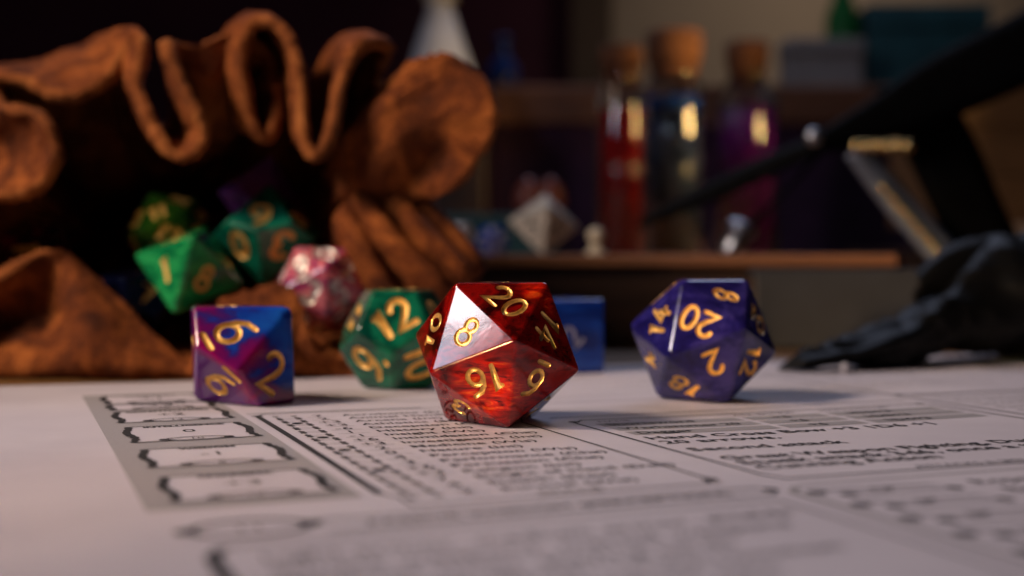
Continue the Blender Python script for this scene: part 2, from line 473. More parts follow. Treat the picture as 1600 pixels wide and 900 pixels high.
# grey panel behind the score boxes
p = Print(); p.rect(1.20, 3.30, 12.45, 23.75, L1); p.build('grey_panel', M['ink_light'])
scores = [('STRENGTH', '+1', '12', 23.35, 22.05), ('DEXTERITY', '+4', '18', 21.85, 21.05), ('CONSTITUTION', '+2', '13', 20.72, 19.30),
          ('INTELLIGENCE', '0', '10', 18.72, 17.12), ('WISDOM', '-1', '8', 16.42, 14.98), ('CHARISMA', '+3', '16', 14.28, 12.82)]
for nm, mod, sc_, yt, yb in scores:
    w0, w1 = 1.50, 3.12
    p = Print(); p.rect(w0 + .04, w1 - .04, yb, yt, L2); bx = p.build('score_box', M['paper'])
    p = Print()
    h = yt - yb
    p.line([(w0 + .05, yt), (w1 - .05, yt)], 0.04, L3)
    for sgn, ue in ((1, w0), (-1, w1)):
        # jagged ornamental side bar
        pts = []; wd = []
        for k in range(15):
            t = k / 14
            pts.append((ue + sgn * (0.02 + 0.035 * math.sin(t * 9 + 1) ), yt - h * t))
            wd.append(0.06 + 0.065 * abs(math.sin(k * 1.7)))
        p.line(pts, wd, L3 + .002)
    p.line([(w0 + .05, yb), (w0 + .42, yb - .02), (w0 + .5, yb + .06)], 0.03, L3)
    p.line([(w1 - .05, yb), (w1 - .42, yb - .02), (w1 - .5, yb + .06)], 0.03, L3)
    p.ellipse((w0 + w1) / 2, yb + .10, .40, .15 if h > 1 else .1, 0.04, L3 + .004)
    for sg in (-1, 1): p.disc((w0 + w1) / 2 + sg * .42, yb + .10, .07, .06, L3 + .004)
    p.text(nm, (w0 + w1) / 2, yt - .17, .17, L3, 'CENTER', 0.009)
    p.text(mod, (w0 + w1) / 2, yb + h * .48, .40, L3, 'CENTER')
    p.text(sc_, (w0 + w1) / 2, yb + .03, .20, L3 + .004, 'CENTER')
    p.build('score_box_print', M['ink'], bx)

# skills block
p = Print()
p.line([(7.0, 19.62), (3.62, 19.62), (3.50, 19.45)], 0.03, L1)
p.line([(3.50, 19.45), (3.50, 12.55)], 0.095, L1)
p.line([(3.50, 12.55), (3.62, 12.30), (3.62, 11.80)], 0.03, L1)
p.line([(3.62, 11.80), (7.05, 11.80)], 0.035, L1)
p.line([(7.02, 19.5), (7.02, 12.0)], 0.045, L1)
p.line([(7.02, 12.0), (6.9, 11.85)], 0.04, L1)
p.disc(3.50, 19.42, .09, .06, L1 + .002)
p.disc(7.02, 12.0, .09, .09, L1 + .002)
p.build('skills_border', M['ink'])
skills = ['Acrobatics (Dex)', 'Animal Handling (Wis)', 'Arcana (Int)', 'Athletics (Str)', 'Deception (Cha)', 'History (Int)', 'Insight (Wis)',
          'Intimidation (Cha)', 'Investigation (Int)', 'Medicine (Wis)', 'Nature (Int)', 'Perception (Wis)', 'Performance (Cha)', 'Persuasion (Cha)',
          'Religion (Int)', 'Sleight of Hand (Dex)', 'Stealth (Dex)', 'Survival (Wis)']
vals = ['7', '2', '+3', '+3', '-6', '1', '-1', '+6', '+3', '2', '0', '4', '3', '+6', '+3', '7', '4', '2']
for i, (s_, v_) in enumerate(zip(skills, vals)):
    p = Print(); q = Print(); r_ = Print(); z_ = Print()
    y = 19.0 - 0.398 * i
    # tick boxes with heavy corners
    u0, u1, ya, yb = 3.74, 4.02, y - .04, y + .24
    r_.line([(u0, ya), (u1, ya), (u1, yb), (u0, yb)], 0.022, L1, True)
    for uu in (u0, u1):
        q.rect(uu - .045, uu + .045, ya - .03, ya + .05, L1 + .002); q.rect(uu - .045, uu + .045, yb - .05, yb + .03, L1 + .002)
    if i in (2, 6, 9, 13): q.disc((u0 + u1) / 2, (ya + yb) / 2, .08, .08, L1 + .002)
    r_.line([(4.16, y - .03), (4.60, y - .03)], 0.018, L1)
    z_.text(v_, 4.36, y, .33, L1 + .003, 'CENTER')
    p.text(s_, 4.72, y, .28, L1, bold=0.004)
    p.build('skill_name', M['ink']); t_ = r_.build('tick_box', M['ink_grey']); tag(q.build('tick_box_corners', M['ink'], t_), kind='stuff'); z_.build('skill_value', M['ink'])
p = Print(); p.text('SKILLS', 5.35, 11.86, .26, L1, 'CENTER', 0.006)
p.build('text_line', M['ink_grey']); p = Print()
p.rect(3.4, 6.2, 19.72, 19.80, L1)
p.build('skills_heading', M['ink_grey'])

# long oval row and block under it
p = Print()
p.ellipse(1.98, 11.38, .52, .36, 0.08, L1)
for sg in (-1, 1): p.disc(1.98 + sg * .55, 11.38, .11, .13, L1 + .002)
p.text('11', 1.98, 11.28, .30, L1, 'CENTER')
p.line([(2.6, 11.50), (7.2, 11.38), (7.28, 11.2), (7.2, 11.0), (2.6, 10.98)], 0.04, L1)
p.disc(7.26, 11.2, .08, .10, L1 + .002)
p.text('PASSIVE WISDOM (PERCEPTION)', 3.0, 11.12, .26, L1)
p.line([(1.62, 10.62), (1.50, 10.35), (1.50, 3.0)], 0.13, L1)
p.line([(1.62, 10.66), (7.0, 10.66)], 0.03, L1)
p.line([(7.0, 10.66), (7.0, 3.0)], 0.03, L1)
p.build('lower_block_border', M['ink'])
for i, t in enumerate(['Light armor, medium armor, shields', 'Simple weapons, martial weapons', 'Thieves tools, playing cards', 'Common, Elvish, Undercommon', 'Dwarvish and thieves cant']):
    p = Print(); p.text(t, 1.85, 10.05 - .46 * i, .34, L1); p.build('text_line', M['ink'])

# attacks block
p = Print()
p.line([(14.1, 17.35), (7.95, 17.35), (7.72, 17.1), (7.72, 12.1), (7.82, 11.75), (14.0, 11.75), (14.25, 12.0), (14.25, 17.2), (14.1, 17.35)], 0.055, L1)
p.disc(7.75, 17.18, .09, .09, L1 + .002); p.disc(14.1, 17.3, .09, .08, L1 + .002)
p.line([(7.6, 17.75), (14.3, 17.9)], 0.04, L1)
p.build('attacks_border', M['ink'])
rows = [(16.62, 'Shortsword', '+6', '1D6+3'), (16.15, 'Warhammer 20', '+6', '1D8+3'), (15.66, 'Dagger', '+6', '1D4+3')]
for y, a, b_, c_ in rows:
    for u0, u1, ut, tt in ((7.95, 10.28, 8.05, a), (10.42, 11.80, 10.85, b_), (11.95, 14.0, 12.2, c_)):
        q = Print(); q.rect(u0, u1, y - .08, y + .27, L1); t_ = q.build('table_cell', M['ink_grey'])
        p = Print(); p.text(tt, ut, y, .30, L2, bold=0.006); p.build('cell_text', M['ink'], t_)
p = Print()
p.text('NAME', 8.1, 17.05, .2, L1); p.text('ATK BONUS', 10.4, 17.05, .2, L1); p.text('DAMAGE/TYPE', 12.0, 17.05, .2, L1)
for y, t in ((15.10, 'Hand Cross Bow +3 1D6 +1'), (14.66, '20 arrows.'), (13.95, 'Second attack'), (13.18, 'Great Weapon Fighting, Dueling'), (12.78, 'Sneak attack 3d6, once a turn'), (12.40, 'Cunning Action')):
    p2_ = Print(); p2_.text(t, 7.92, y, .40, L1, bold=0.009, stretch=1.02); p2_.build('text_line', M['ink'])
p.text('ATTACKS & SPELLCASTING', 11.0, 11.85, .22, L1, 'CENTER')
p.build('table_headings', M['ink'])
# block below with coin boxes
p = Print()
p.line([(7.60, 11.25), (7.40, 11.0), (7.30, 3.2)], 0.10, L1)
p.line([(7.7, 11.35), (14.1, 11.45), (14.25, 11.3), (14.25, 3.0)], 0.04, L1)
p.build('equipment_border', M['ink_grey'])
for i, t in enumerate(['CP', 'SP', 'EP', 'GP', 'PP']):
    y = 10.85 - .72 * i
    p = Print()
    p.disc(7.62, y + .06, .10, .12, L1); p.disc(7.86, y - .16, .10, .10, L1)
    p.disc(9.10, y - .25, .09, .10, L1)
    p.line([(7.7, y + .12), (9.0, y + .02), (9.1, y - .25), (7.9, y - .22)], 0.03, L1)
    p.text(t, 8.2, y - .12, .26, L1)
    p.build('coin_box', M['ink'])
for i, t in enumerate(['Rope, 50 feet', 'Bedroll and lantern', 'Rations for 10 days', 'Waterskin']):
    p = Print(); p.text(t, 9.5, 10.7 - .5 * i, .36, L1); p.build('text_line', M['ink'])
# far right column
p = Print()
p.line([(14.62, 24.5), (14.62, 3.0)], 0.06, L1)
p.line([(14.62, 18.6), (20.3, 18.6)], 0.05, L1); p.line([(14.9, 18.45), (20.3, 18.45)], 0.04, L1)
p.disc(14.68, 18.6, .1, .1, L1 + .002)
p.build('right_border', M['ink'])
for i in range(12):
    p = Print(); p.text(['Darkvision and keen senses', 'Fey ancestry, trance', 'Second story work', 'Fast hands'][i % 4], 14.95, 17.8 - .5 * i, .36, L1); p.build('text_line', M['ink_grey'])
for i in range(7):
    p = Print(); p.text(['I always have a plan for what to do', 'Honor and freedom', 'Someone stole my ring', 'Greed'][i % 4], 14.95, 23.6 - .6 * i, .34, L1); p.build('text_line', M['ink_grey'])
for i in range(5):
    p = Print(); p.line([(7.9, 22.9 - .8 * i), (14.2, 22.9 - .8 * i)], 0.05, L1); p.build('ruled_line', M['ink_grey'])
for i in range(3):
    p = Print(); p.line([(3.5, 22.9 - 1.0 * i), (7.2, 22.9 - 1.0 * i)], 0.05, L1); p.build('ruled_line', M['ink_grey'])

# ------------------------------------------------------------------ dice
def arc(cx, cy, rx, ry, a0, a1, n):
    return [(cx + rx * math.cos(math.radians(a0 + (a1 - a0) * k / n)), cy + ry * math.sin(math.radians(a0 + (a1 - a0) * k / n))) for k in range(n + 1)]

def ring(cx, cy, rx, ry, n=16):
    return ('c', arc(cx, cy, rx, ry, 0, 360, n)[:-1])

G = {
    '0': [ring(0, 0, .27, .5)],
    '1': [('o', [(-.15, .30), (.0, .48), (.0, -.5)])],
    '2': [('o', arc(0, .22, .27, .28, 170, -20, 8) + [(.10, -.10), (-.27, -.5), (.29, -.5)])],
    '3': [('o', arc(0, .25, .24, .25, 150, -80, 8) + arc(0, -.23, .28, .27, 80, -150, 9))],
    '4': [('o', [(.08, .5), (-.29, -.18), (.30, -.18)]), ('o', [(.10, .12), (.10, -.5)])],
    '5': [('o', [(.24, .5), (-.2, .5), (-.24, .08)] + arc(0, -.18, .27, .32, 110, -150, 10))],
    '6': [ring(0, -.2, .27, .3, 14), ('o', [(-.26, -.14), (-.20, .18), (-.05, .40), (.20, .5)])],
    '7': [('o', [(-.28, .5), (.28, .5), (-.08, -.5)])],
    '8': [ring(0, .26, .21, .24, 12), ring(0, -.23, .27, .27, 14)],
    '9': [ring(0, .2, .27, .3, 14), ('o', [(.26, .14), (.20, -.18), (.05, -.40), (-.20, -.5)])],
    '_': [],
}

def numeral_strokes(txt):
    under = txt.endswith('_'); dot = txt.endswith('.')
    t = txt.rstrip('_.')
    out = []
    wds = [0.56 if ch == '1' else 0.80 for ch in t]
    x = -sum(wds) / 2
    for ch, wd in zip(t, wds):
        for kind, pts in G[ch]: out.append((kind, [(px_ + x + wd / 2, py_) for px_, py_ in pts]))
        x += wd
    if under: out.append(('o', [(-.24, -.80), (.24, -.80)]))
    if dot: out.append(('o', [(x + .08, -.48), (x + .09, -.47)]))
    return out

def tube(bm, pts, closed, r, nrm, sides=8):
    """round groove cutter following a flat polyline"""
    P = [Vector(p) for p in pts]; m = len(P)
    rings = []
    for i in range(m):
        if closed: t = P[(i + 1) % m] - P[(i - 1) % m]
        else: t = P[min(i + 1, m - 1)] - P[max(i - 1, 0)]
        t.normalize(); b = nrm.cross(t).normalized()
        sc_ = 1.0
        if not closed and 0 < i < m - 1:      # keep the width at corners
            c_ = max(0.55, abs((P[i] - P[i - 1]).normalized().dot(t))); sc_ = 1 / c_
        rings.append([bm.verts.new(P[i] + (b * math.cos(2 * PI * k / sides) * sc_ + nrm * math.sin(2 * PI * k / sides)) * r) for k in range(sides)])
    def cap(ri, c, dr):
        mid = [bm.verts.new(c + (v.co - c) * 0.72 + dr * r * 0.7) for v in ri]
        tip = bm.verts.new(c + dr * r)
        return mid, tip
    n = m if closed else m - 1
    for i in range(n):
        a, b = rings[i], rings[(i + 1) % m]
        for k in range(sides): bm.faces.new((a[k], a[(k + 1) % sides], b[(k + 1) % sides], b[k]))
    if not closed:
        for ri, c, dr in ((rings[0], P[0], (P[0] - P[1]).normalized()), (rings[-1], P[-1], (P[-1] - P[-2]).normalized())):
            mid, tip = cap(ri, c, dr)
            for k in range(sides):
                bm.faces.new((ri[k], ri[(k + 1) % sides], mid[(k + 1) % sides], mid[k])); bm.faces.new((mid[k], mid[(k + 1) % sides], tip))

def solid(kind, s=1.0):
    """corner points; s is edge length (d20, d12, d8, d6) or ring radius (d10)"""
    ph = (1 + 5 ** .5) / 2
    if kind == 20:
        V = [(0, a, b * ph) for a in (1, -1) for b in (1, -1)] + [(a, b * ph, 0) for a in (1, -1) for b in (1, -1)] + [(b * ph, 0, a) for a in (1, -1) for b in (1, -1)]
        V = [Vector(v) / 2 for v in V]
    elif kind == 12:
        V = [Vector(v) for v in [(a, b, c) for a in (1, -1) for b in (1, -1) for c in (1, -1)] + [(0, a / ph, b * ph) for a in (1, -1) for b in (1, -1)] +
             [(a / ph, b * ph, 0) for a in (1, -1) for b in (1, -1)] + [(b * ph, 0, a / ph) for a in (1, -1) for b in (1, -1)]]
        V = [v * ph / 2 for v in V]
    elif kind == 10:
        c36 = math.cos(PI / 5); H = 0.97537; c = H * (1 - c36) / (1 + c36)
        V = [Vector((math.cos(k * PI / 5), math.sin(k * PI / 5), c * (1 if k % 2 == 0 else -1))) for k in range(10)] + [Vector((0, 0, H)), Vector((0, 0, -H))]
    elif kind == 8:
        V = [Vector(v) for v in ((1, 0, 0), (-1, 0, 0), (0, 1, 0), (0, -1, 0), (0, 0, 1), (0, 0, -1))]
    elif kind == 6:
        V = [Vector((a, b, c)) / 2 for a in (1, -1) for b in (1, -1) for c in (1, -1)]
    return [v * s for v in V]

def poly_faces(V):
    """[(vertex ids in order, unit normal, centre)] of a convex solid"""
    bm = bmesh.new()
    for v in V: bm.verts.new(v)
    bm.verts.ensure_lookup_table()
    bmesh.ops.convex_hull(bm, input=bm.verts[:])
    bmesh.ops.dissolve_limit(bm, angle_limit=0.02, verts=bm.verts[:], edges=bm.edges[:])
    bmesh.ops.recalc_face_normals(bm, faces=bm.faces[:])
    ctr = sum(V, Vector()) / len(V)
    for f in bm.faces:
        if f.normal.dot(f.calc_center_median() - ctr) < 0: f.normal_flip()
    res = []
    for f in bm.faces:
        res.append(([v.co.copy() for v in f.verts], f.normal.copy(), f.calc_center_median().copy()))
    return bm, res

def make_die(name, V, mat, numat, label, loc, spec, group, cat='die', num_h=0.42, stroke=0.045, bev=0.045, fill=None, base_bm=None, depth=0.35):
    """V corner points relative to loc. spec: list of (text, image centre px, image up vector) for the faces one sees."""
    root = empty(name, loc)
    tag(root, label, cat, group)
    bm, F = poly_faces(V)
    if bev: bmesh.ops.bevel(bm, geom=bm.edges[:], offset=bev, segments=4, affect='EDGES', profile=0.55)
    bmesh.ops.triangulate(bm, faces=[f for f in bm.faces if len(f.verts) > 4])
    me = bpy.data.meshes.new('body'); bm.to_mesh(me); bm.free(); me.materials.append(mat)
    body = bpy.data.objects.new('body', me); COL.objects.link(body)
    L = Vector(loc)
    used = {}
    def pix(p):
        d = p - Vector((0, 0, CAM_H))
        fw = d.y * math.cos(PITCH) - d.z * math.sin(PITCH); up = d.y * math.sin(PITCH) + d.z * math.cos(PITCH)
        return Vector((800 + FPX * d.x / fw, 450 - FPX * up / fw))
    for txt, (ix, iy), (ux, uy) in spec:
        best, bi = 1e9, None
        for i, (vv, n, c) in enumerate(F):
            view = (Vector((0, 0, CAM_H)) - (L + c)).normalized()
            if n.dot(view) < 0.03 or i in used: continue
            dd = (pix(L + c) - Vector((ix, iy))).length
            if dd < best: best, bi = dd, i
        if bi is None: continue
        n = F[bi][1]
        ny = n.y if abs(n.y) > 0.05 else -0.05
        up = Vector((ux, -(ux * n.x - uy * n.z) / ny, -uy))
        up = (up - n * up.dot(n)).normalized()
        used[bi] = (txt, up)
    # the rest of the faces
    rest = [t for t in (fill or []) if t not in [u[0] for u in used.values()]]
    for i, (vv, n, c) in enumerate(F):
        if i not in used and rest:
            up = (vv[0] - c).normalized(); used[i] = (rest.pop(0), up)
    cut = bmesh.new()
    for i, (txt, up) in used.items():
        vv, n, c = F[i]
        right = up.cross(n).normalized()
        nh = num_h * (0.86 if len(txt.rstrip('_.')) > 1 and num_h > 0.5 else 1.0)
        if txt.endswith('_'): c = c + up * (0.14 * nh)
        for kind, pts in numeral_strokes(txt):
            P = [c + right * (a * nh) + up * (b * nh) + n * (stroke * depth) for a, b in pts]
            tube(cut, P, kind == 'c', stroke, n)
    bmesh.ops.recalc_face_normals(cut, faces=cut.faces[:])
    cme = bpy.data.meshes.new('cutter'); cut.to_mesh(cme); cut.free(); cme.materials.append(numat)
    cob = bpy.data.objects.new('cutter', cme); COL.objects.link(cob)
    md = body.modifiers.new('engrave', 'BOOLEAN'); md.operation = 'DIFFERENCE'; md.object = cob; md.solver = 'EXACT'; md.use_self = True
    md.material_mode = 'TRANSFER'
    dg = bpy.context.evaluated_depsgraph_get(); dg.update()
    rm = bpy.data.meshes.new_from_object(body.evaluated_get(dg))
    bpy.data.objects.remove(cob); bpy.data.objects.remove(body)
    # separate the gold grooves: one numeral for each face
    gi = [k for k, m_ in enumerate(rm.materials) if m_ == numat]
    gi = gi[0] if gi else -1
    groups = {}
    for pl in rm.polygons:
        if pl.material_index == gi:
            c = pl.center
            k = min(used, key=lambda j: (F[j][2] - c).length)
        else: k = -1
        groups.setdefault(k, []).append(pl.index)
    co = [v.co.copy() for v in rm.vertices]
    for k, idx in groups.items():
        mp, vv, ff = {}, [], []
        for i in idx:
            f = []
            for vi in rm.polygons[i].vertices:
                if vi not in mp: mp[vi] = len(vv); vv.append(co[vi])
                f.append(mp[vi])
            ff.append(f)
        mesh_obj('body' if k == -1 else 'numeral', vv, ff, mat if k == -1 else numat, root, k != -1)
    bpy.data.meshes.remove(rm)
    return root

def face_down(V, pick=0, yaw=0.0, xdir=None):
    """turn a solid so that a face lies on z = 0, then spin it"""
    bm, F = poly_faces(V); bm.free()
    n = F[pick][1]
    q = n.rotation_difference(Vector((0, 0, -1)))
    W = [q @ v for v in V]
    W = [Matrix.Rotation(yaw, 3, 'Z') @ v for v in W]
    z = min(v.z for v in W)
    return [Vector((v.x, v.y, v.z - z)) for v in W]

# the exact stance of the twenty-sided dice: face down, first corner of that face along +x, then yaw
def d20_stance(edge, yaw):
    V = solid(20, 1.0)
    f = None
    n = len(V)
    for i in range(n):
        for j in range(i + 1, n):
            for k in range(j + 1, n):
                if f is None and all(abs((V[a] - V[b]).length - 1) < 1e-5 for a, b in ((i, j), (j, k), (i, k))): f = (i, j, k)
    a = ((V[f[0]] + V[f[1]] + V[f[2]]) / 3)
    z = -a.normalized(); x = (V[f[0]] - a).normalized(); y = z.cross(x)
    W = [Vector((v.dot(x), v.dot(y), v.dot(z))) for v in V]
    zz = min(v.z for v in W)
    R = Matrix.Rotation(yaw, 3, 'Z')
    return [R @ (Vector((v.x, v.y, v.z - zz)) * edge) for v in W]

def d10_stance(s, yaw):
    V = solid(10, 1.0)
    nrm = (V[1] - V[11]).cross(V[3] - V[11]).normalized()
    if nrm.dot(V[11]) < 0: nrm = -nrm
    z = -nrm; x = (V[2] - V[11]).normalized(); y = z.cross(x)
    W = [Vector((v.dot(x), v.dot(y), v.dot(z))) for v in V]
    zz = min(v.z for v in W)
    R = Matrix.Rotation(yaw, 3, 'Z')
    return [R @ (Vector((v.x, v.y, v.z - zz)) * s) for v in W]

GZ = 0.045       # sheet surface under the dice
ALL20 = [str(i) for i in range(1, 21)]
ALL20[5] = '6_'; ALL20[8] = '9_'
FRONT = 'dice standing on the printed sheet'
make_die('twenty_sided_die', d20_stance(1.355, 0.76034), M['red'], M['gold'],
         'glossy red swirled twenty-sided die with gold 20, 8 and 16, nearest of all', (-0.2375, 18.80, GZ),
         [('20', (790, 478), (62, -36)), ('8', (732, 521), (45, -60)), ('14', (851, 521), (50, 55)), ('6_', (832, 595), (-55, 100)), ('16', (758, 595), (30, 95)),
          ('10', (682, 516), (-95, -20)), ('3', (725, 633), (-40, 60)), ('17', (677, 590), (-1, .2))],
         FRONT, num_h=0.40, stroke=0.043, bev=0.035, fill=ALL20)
make_die('twenty_sided_die', d20_stance(1.36, 0.9539), M['purple'], M['gold_paint'],
         'dark violet twenty-sided die with gold 20 and 2, rightmost on the printed sheet', (3.29, 22.05, GZ),
         [('20', (1091, 501), (-50, 90)), ('14', (1031, 501), (-90, -15)), ('8', (1130, 463), (90, 20)), ('2', (1115, 563), (40, 90)), ('12', (1170, 565), (85, 15)), ('18', (1073, 600), (-55, 75)),
          ('4', (1024, 563), (-90, 30)), ('10', (1180, 495), (40, -60))],
         FRONT, num_h=0.40, stroke=0.048, bev=0.07, fill=ALL20)
W10 = d10_stance(1.215, -0.15416)
ctr = sum(W10, Vector()) / 12
W10 = [v - Vector((ctr.x, ctr.y, 0)) for v in W10]
make_die('ten_sided_die', W10, M['dten'], M['gold_paint'],
         'blue and magenta ten-sided die with gold underlined 6 and 2 on the printed sheet', (-4.524, 21.468, GZ),
         [('6_', (355, 525), (95, -38)), ('2', (420, 575), (30, -95)), ('9_', (345, 600), (-95, 60))],
         FRONT, num_h=0.62, stroke=0.062, bev=0.08, fill=['0', '1', '3', '4', '5', '7', '8'])
W12 = face_down(solid(12, 0.831))
top = [v for v in W12 if v.z > max(u.z for u in W12) - 1e-3]
a0 = math.atan2(top[0].y, top[0].x)
W12 = [Matrix.Rotation(math.radians(-90 - 37) - a0, 3, 'Z') @ v for v in W12]
make_die('twelve_sided_die', W12, M['green'], M['gold_paint'],
         'dark green twelve-sided die with gold 12 and 9, just left of the red die', (-2.16, 24.25, GZ - 0.01),
         [('12', (622, 505), (-45, -62)), ('11', (560, 492), (-50, -62)), ('9.', (585, 575), (-60, -50)), ('10', (655, 575), (60, -20))],
         FRONT, num_h=0.66, stroke=0.072, bev=0.10, fill=['5', '2', '3', '4', '1', '6_', '7', '8', '10'])
W6 = [Matrix.Rotation(math.radians(24), 3, 'Z') @ v + Vector((0, 0, .8)) for v in solid(6, 1.6)]
make_die('six_sided_die', W6, M['blue'], M['dull_silver'],
         'bright blue six-sided die with a pale 2, half hidden behind the red die', (0.93, 27.6, 0.03),
         [('2', (915, 515), (-60, -60))], FRONT, num_h=0.46, stroke=0.045, bev=0.10, fill=['1', '3', '4', '5'])

# ------------------------------------------------------------------ leather pouch
# one closed skin: rim of the mouth, then three more rings that lead under and back into the sack
C = []
def col(rim, p1, p2=None, p3=None): C.append([rim, p1, p2, p3])
# lower left lobe, outer side towards us
col((-150, 470, 27.2), (-165, 530, 26.6), (-160, 580, 26.9), (-60, 560, 31))
col((-60, 450, 27.2), (-70, 515, 26.5), (-70, 580, 26.8), (0, 550, 31))
col((0, 428, 26.8), (5, 505, 27.8), (0, 582, 26.7), (40, 540, 31))
col((45, 402, 27.0), (55, 500, 27.8), (45, 582, 26.6), (60, 540, 31))
col((82, 391, 27.3), (95, 490, 27.4), (90, 583, 26.6), (85, 535, 31))
col((122, 415, 27.6), (135, 495, 26.5), (140, 583, 26.5), (110, 530, 31))
col((200, 488, 27.2), (205, 540, 26.5), (200, 583, 26.5), (160, 530, 31))
col((296, 574, 26.6), (290, 580, 26.5), (285, 583, 26.9), (220, 530, 31))
# lobe behind the ten-sided die
col((318, 520, 26.3), (318, 556, 26.2), (310, 580, 26.6), (260, 530, 31))
col((350, 474, 26.6), (352, 515, 26.3), (345, 578, 26.6), (290, 530, 31))
col((400, 456, 26.8), (398, 510, 26.2), (390, 578, 26.5), (320, 530, 31))
col((440, 450, 26.9), (432, 505, 26.2), (420, 578, 26.5), (345, 530, 31))
col((464, 463, 26.7), (450, 515, 26.2), (440, 578, 26.5), (365, 525, 31))
col((476, 500, 26.4), (460, 535, 26.3), (452, 578, 26.6), (380, 520, 31))
col((492, 537, 26.3), (480, 558, 26.4), (470, 578, 26.8), (400, 510, 31))
col((535, 556, 26.5), (520, 570, 26.7), (500, 578, 27), (420, 500, 31.5))
col((575, 520, 26.7), (600, 560, 26.7), (560, 576, 27.4), (440, 485, 31.5))
# gathered pleats lower right
col((540, 420, 29.1), (600, 500, 28.5), (600, 570, 28.5), (450, 470, 31.5))
col((528, 355, 28.3), (560, 410, 27.8), (600, 520, 28.1), (460, 455, 31.5))
col((536, 325, 28.2), (575, 390, 27.6), (620, 500, 27.9), (465, 450, 31.5))
col((556, 345, 29.6), (588, 405, 29.1), (640, 510, 28.7), (470, 445, 31.5))
col((553, 318, 28.5), (590, 378, 27.8), (655, 470, 27.9), (470, 440, 31.5))
col((566, 300, 28.3), (612, 365, 27.6), (690, 462, 27.7), (475, 435, 31.5))
col((588, 325, 29.9), (632, 392, 29.3), (690, 480, 28.9), (475, 430, 31.5))
col((592, 305, 28.7), (640, 366, 28), (705, 450, 28.1), (478, 425, 31.5))
col((606, 292, 28.6), (660, 352, 27.9), (718, 440, 28), (480, 420, 31.5))
col((620, 322, 30), (668, 385, 29.5), (715, 460, 29.2), (480, 415, 31.5))
col((624, 290, 29), (676, 348, 28.4), (730, 432, 28.5), (482, 410, 31.5))
col((640, 282, 29.1), (690, 345, 28.6), (736, 430, 28.9), (484, 405, 31.5))
col((640, 320, 30.9), (660, 380, 30.6), (690, 440, 30.5), (485, 395, 32))
# big lobe at the right
col((660, 306, 28.4), (620, 312, 28.6), (560, 335, 29.2), (485, 380, 33))
col((700, 302, 27.7), (645, 285, 28.1), (565, 305, 28.5), (485, 365, 33))
col((738, 262, 27.5), (668, 248, 28.0), (560, 282, 28.1), (482, 352, 33))
col((768, 215, 27.2), (680, 212, 27.7), (562, 262, 28.0), (481, 346, 33))
col((776, 172, 27.0), (684, 182, 27.5), (562, 240, 28.0), (480, 340, 33))
col((760, 124, 27.1), (676, 148, 27.6), (558, 220, 28.0), (478, 330, 33))
col((738, 108, 27.3), (660, 136, 27.6), (554, 210, 28.0), (476, 328, 33))
col((706, 84, 27.4), (640, 126, 27.7), (550, 205, 28.2), (475, 325, 33))
col((664, 94, 27.7), (608, 138, 28.0), (545, 212, 28.6), (470, 322, 33.5))
col((630, 116, 28.2), (586, 165, 28.5), (540, 236, 29.2), (465, 320, 34))
col((600, 168, 30.0), (572, 205, 30.4), (532, 255, 31.4), (460, 315, 34.5))
col((592, 118, 30.0), (568, 160, 31.0), (530, 210, 32.4), (450, 300, 35))
# arch
col((610, 80, 28.3), (568, 70, 30.2), (531, 120, 33), (430, 290, 35))
col((582, 68, 27.6), (544, 60, 29.9), (511, 105, 33), (425, 285, 35))
col((552, 86, 27.3), (523, 86, 29.6), (496, 120, 33), (420, 282, 35))
col((532, 140, 27.1), (510, 144, 29.4), (486, 160, 33), (415, 282, 35))
col((517, 210, 27), (498, 199, 29.3), (476, 200, 33), (410, 285, 35))
col((497, 246, 27), (478, 222, 29.3), (461, 215, 33), (405, 285, 35))
col((478, 222, 27.1), (460, 199, 29.4), (448, 190, 33), (400, 282, 35))
col((471, 150, 27.2), (452, 134, 29.5), (438, 130, 33), (395, 275, 35))
col((462, 85, 27.3), (440, 69, 29.6), (426, 90, 33), (388, 268, 35))
col((437, 42, 27.4), (410, 34, 29.7), (401, 70, 33), (380, 262, 35))
col((405, 35, 27.5), (373, 38, 29.6), (371, 75, 33), (372, 262, 35))
col((384, 66, 27.7), (352, 74, 29.4), (351, 100, 33), (362, 264, 35))
# tongue inside the arch
col((383, 140, 27.9), (352, 144, 29.5), (346, 160, 32.8), (352, 268, 35))
col((396, 198, 28), (364, 184, 29.6), (348, 190, 32.8), (345, 270, 35))
col((416, 217, 28.1), (382, 194, 29.7), (352, 195, 32.9), (338, 272, 35))
col((433, 190, 28.3), (396, 164, 29.9), (352, 170, 33), (332, 270, 35))
col((436, 130, 28.6), (393, 112, 30.1), (341, 130, 33.1), (325, 265, 35))
col((415, 82, 29.2), (378, 144, 30.7), (356, 220, 33.2), (318, 260, 35))
col((384, 50, 28.9), (374, 118, 29.2), (362, 205, 30.4), (320, 262, 35))
col((345, 56, 28.5), (342, 128, 28.7), (334, 212, 30.2), (312, 262, 35))
col((305, 74, 28.2), (316, 145, 28.5), (314, 222, 30.1), (300, 268, 35))
